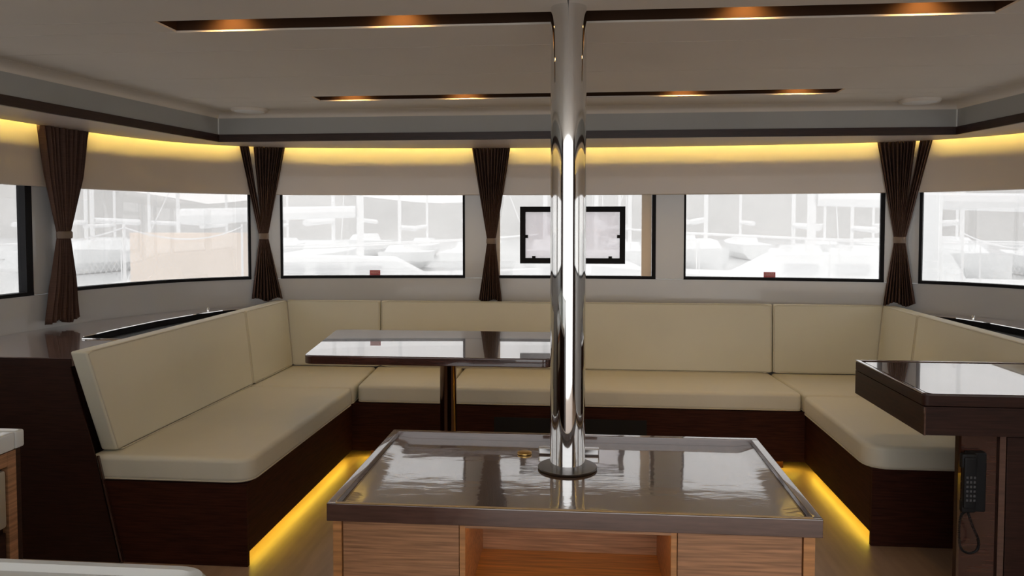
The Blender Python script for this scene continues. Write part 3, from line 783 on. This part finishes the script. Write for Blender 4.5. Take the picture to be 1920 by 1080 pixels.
# ------------------------------------------------------------ outside: deck, sea, shore, boats
bm = prism([tuple(at(s, -.12)[0]) for s in srange(4.2, STOT-4.2, .15)] + [(3.9, 3.9), (3.7, 8.6), (-3.8, 8.6), (-4.0, 3.9)], .70, .78)
struct(link('foredeck', bm, M_hull))
struct(link('cockpit_floor', bx(-3.4, 3.3, -5, -1.3, -.06, -.02), M_hull))
struct(link('sea', bx(-250, 250, 6, 400, -1.4, -1.3), M_sea))
bm = new(); N = 90; pr = []
for i in range(N+1):
    x = -180+360*i/N; h = 9+3*math.sin(x*.03)+1.4*math.sin(x*.11+1)+mathutils.noise.noise(Vector((x*.25, 0, 0)))*1.6
    pr.append((x, h))
for (x, h), (x2, h2) in zip(pr, pr[1:]):
    a = [bm.verts.new(q) for q in ((x, 140, -1.3), (x2, 140, -1.3), (x2, 150, h2), (x, 150, h), (x2, 190, h2*.8), (x, 190, h*.8))]
    bm.faces.new((a[0], a[1], a[2], a[3])); bm.faces.new((a[3], a[2], a[4], a[5]))
struct(link('shore', bm, M_hill))

def boat(x, y, ang, L, label, group=None, mast=True, dinghy=False, detail=True):
    o = thing('sailing_yacht' if mast else 'motor_boat', label, 'boat', (0, 0, 0), group)
    B = L*(.30 if detail else .26); zs = -1.25; hgt = L*.11
    bm = new(); rows = []
    for i in range(13):
        t = i/12; px = -L/2+L*t; hw = B/2*(1-max(0, (t-.35)/.65)**2.2)*(.82+.18*min(1, t*3)); sh = hgt*(1+.25*t*t)
        rows.append([bm.verts.new((px, yy*hw, zz)) for yy, zz in ((-1, sh), (-.92, sh*.45), (-.5, 0), (.5, 0), (.92, sh*.45), (1, sh))])
    for A, C_ in zip(rows, rows[1:]):
        for k in range(5): bm.faces.new((A[k], A[k+1], C_[k+1], C_[k]))
        bm.faces.new((A[5], A[0], C_[0], C_[5]))
    bm.faces.new(rows[0]); bm.faces.new(rows[-1][::-1])
    parts = [('hull', bm, M_hull)]
    bm = new(); v = []
    for px, hw, z in ((-L*.20, B*.32, hgt*1.0), (L*.22, B*.22, hgt*1.1), (-L*.17, B*.26, hgt*1.55), (L*.14, B*.18, hgt*1.5)):
        v += [bm.verts.new((px, -hw, z)), bm.verts.new((px, hw, z))]
    for q in ((0,1,3,2), (4,6,7,5), (0,2,6,4), (1,5,7,3), (0,4,5,1), (2,3,7,6)): bm.faces.new([v[i] for i in q])
    parts.append(('cabin', bm, M_hull))
    if detail:
        for sgn in (-1, 1):
            for k in range(3):
                bm = new(); px = -L*.12+k*L*.09; box(bm, px, px+L*.06, sgn*(B*.275)-.02, sgn*(B*.275)+.02, hgt*1.2, hgt*1.36); parts.append(('cabin_window', bm, M_boatd))
        bm = new()
        for sgn in (-1, 1):
            tube(bm, [(-L*.45, sgn*B*.40, hgt*1.7), (0, sgn*B*.46, hgt*1.75), (L*.36, sgn*B*.25, hgt*1.9), (L*.49, 0, hgt*2.0)], .02, 5)
            for px, hw in ((-L*.45, .40), (-L*.2, .44), (L*.05, .45), (L*.28, .33)): tube(bm, [(px, sgn*B*hw, hgt), (px, sgn*B*hw, hgt*1.75)], .015, 5)
        parts.append(('guard_rail', bm, M_mast))
    if mast:
        bm = new(); tube(bm, [(L*.06, 0, hgt), (L*.06, 0, hgt+L*1.15)], L*(.0085 if detail else .011), 8); parts.append(('mast', bm, M_mast))
        bm = new(); tube(bm, [(L*.05, 0, hgt*2.5), (-L*.36, 0, hgt*2.4)], [L*.014, L*.018], 8); parts.append(('boom', bm, M_mast))
        if detail:
            bm = new()
            for e in ((L*.49, 0, hgt*1.25), (-L*.49, 0, hgt)): tube(bm, [(L*.06, 0, hgt+L*1.14), e], .012, 4)
            for sg in (-1, 1): tube(bm, [(L*.06, 0, hgt+L*1.1), (L*.06, sg*L*.09, hgt+L*.6), (L*.03, sg*B*.45, hgt)], .012, 4)
            parts.append(('rigging', bm, M_mast))
    for nme, b, m_ in parts:
        bmesh.ops.rotate(b, verts=b.verts, cent=(0, 0, 0), matrix=Matrix.Rotation(ang, 3, 'Z')); bmesh.ops.translate(b, verts=b.verts, vec=(x, y, zs))
        link(nme, b, m_, o)
    # move the empty to the boat without moving its parts
    for ch in o.children: ch.location -= Vector((x, y, zs))
    o.location = (x, y, zs); return o
boat(-6.5, 20, .15, 11, 'white sailing yacht seen through the window left of the middle curtain')
boat(6.2, 19, math.pi-.12, 12, 'large white sailing yacht seen through the window right of the pole')
boat(2.9, 13.5, math.pi+.1, 4.2, 'small white motor boat seen low in the window right of the pole', mast=False)
boat(-9.5, 13.5, .9, 7, 'white motor boat seen in the left side window beside the tan hoarding', mast=False)
boat(17, 21, 2.0, 10, 'white sailing yacht seen through the far right window')
boat(.6, 30, 1.6, 10, 'white sailing yacht seen end-on behind the middle hatch')
nf = 0
for row, (yy, nn) in enumerate(((44, 15), (62, 17))):
    for i in range(nn):
        x = (-yy*.72)+yy*1.36*i/(nn-1)+random.uniform(-.3, .3)
        boat(x, yy+random.uniform(-3, 3), random.choice((1.57, -1.57))+random.uniform(-.03, .03), random.uniform(9, 11),
             'pale sailing yacht moored in the distant marina rows', 'distant yachts in the marina', detail=False)
# tan hoarding on the quay, white post, lifeline netting
tag(link('tan_hoarding', bx(-5.62, -4.15, 9.2, 9.35, -1.3, 1.34), M_tan), 'tan board seen through the left corner window', 'board')
tag(link('white_post', lathe(3.55, 8.2, [(.05, .78), (.085, .80), (.085, 1.66), (.07, 1.70)], 24), M_hull, None, True), 'white bollard post seen through the far right window', 'post')
def net(x0, y0, x1, y1, zb, zt, label, sag=.12):
    o = thing('lifeline_net', label, 'net', ((x0+x1)/2, (y0+y1)/2, zb), 'white lifeline nets along the deck')
    L = math.hypot(x1-x0, y1-y0); P = lambda u, z: (x0+(x1-x0)*u/L, y0+(y1-y0)*u/L, z)
    np_ = max(2, int(L/1.7)+1); posts = [L*k/(np_-1) for k in range(np_)]
    def top(u):
        for a, b in zip(posts, posts[1:]):
            if a <= u <= b+1e-6: q = (u-a)/(b-a); return zt-sag*4*q*(1-q)
        return zt
    for u in posts:
        bm = new(); tube(bm, [P(u, zb), P(u, zt+.03)], .013, 8); link('stanchion', bm, M_mast, o, True)
    bm = new(); tube(bm, [P(L*k/60, top(L*k/60)) for k in range(61)], .007, 5); tube(bm, [P(0, zb+.02), P(L, zb+.02)], .006, 5); link('lifeline', bm, M_net, o)
    bm = new(); st = .07; h = zt-zb
    def strip(a, b):
        a = Vector(a); b = Vector(b); d = Vector((0, 0, .0022)); f = [bm.verts.new(v) for v in (a-d, b-d, b+d, a+d)]; bm.faces.new(f)
    for sg in (1, -1):
        u = -h
        while u < L+h:
            pts = []
            for k in range(9):
                z = zb+.02+(h-.02)*k/8; uu = u+sg*(z-zb)
                if 0 <= uu <= L and z <= top(uu): pts.append((uu, z))
            for (a, za), (b, zb2) in zip(pts, pts[1:]): strip(P(a, za), P(b, zb2))
            u += st
    m_ = link('netting', bm, M_net, o, recalc=False); m_['kind'] = 'stuff'
net(-3.95, 4.1, -3.85, 8.5, .78, 1.42, 'white lifeline net sagging between posts outside the left windows')
net(3.8, 4.1, 3.75, 8.0, .78, 1.36, 'white lifeline net outside the far right window')
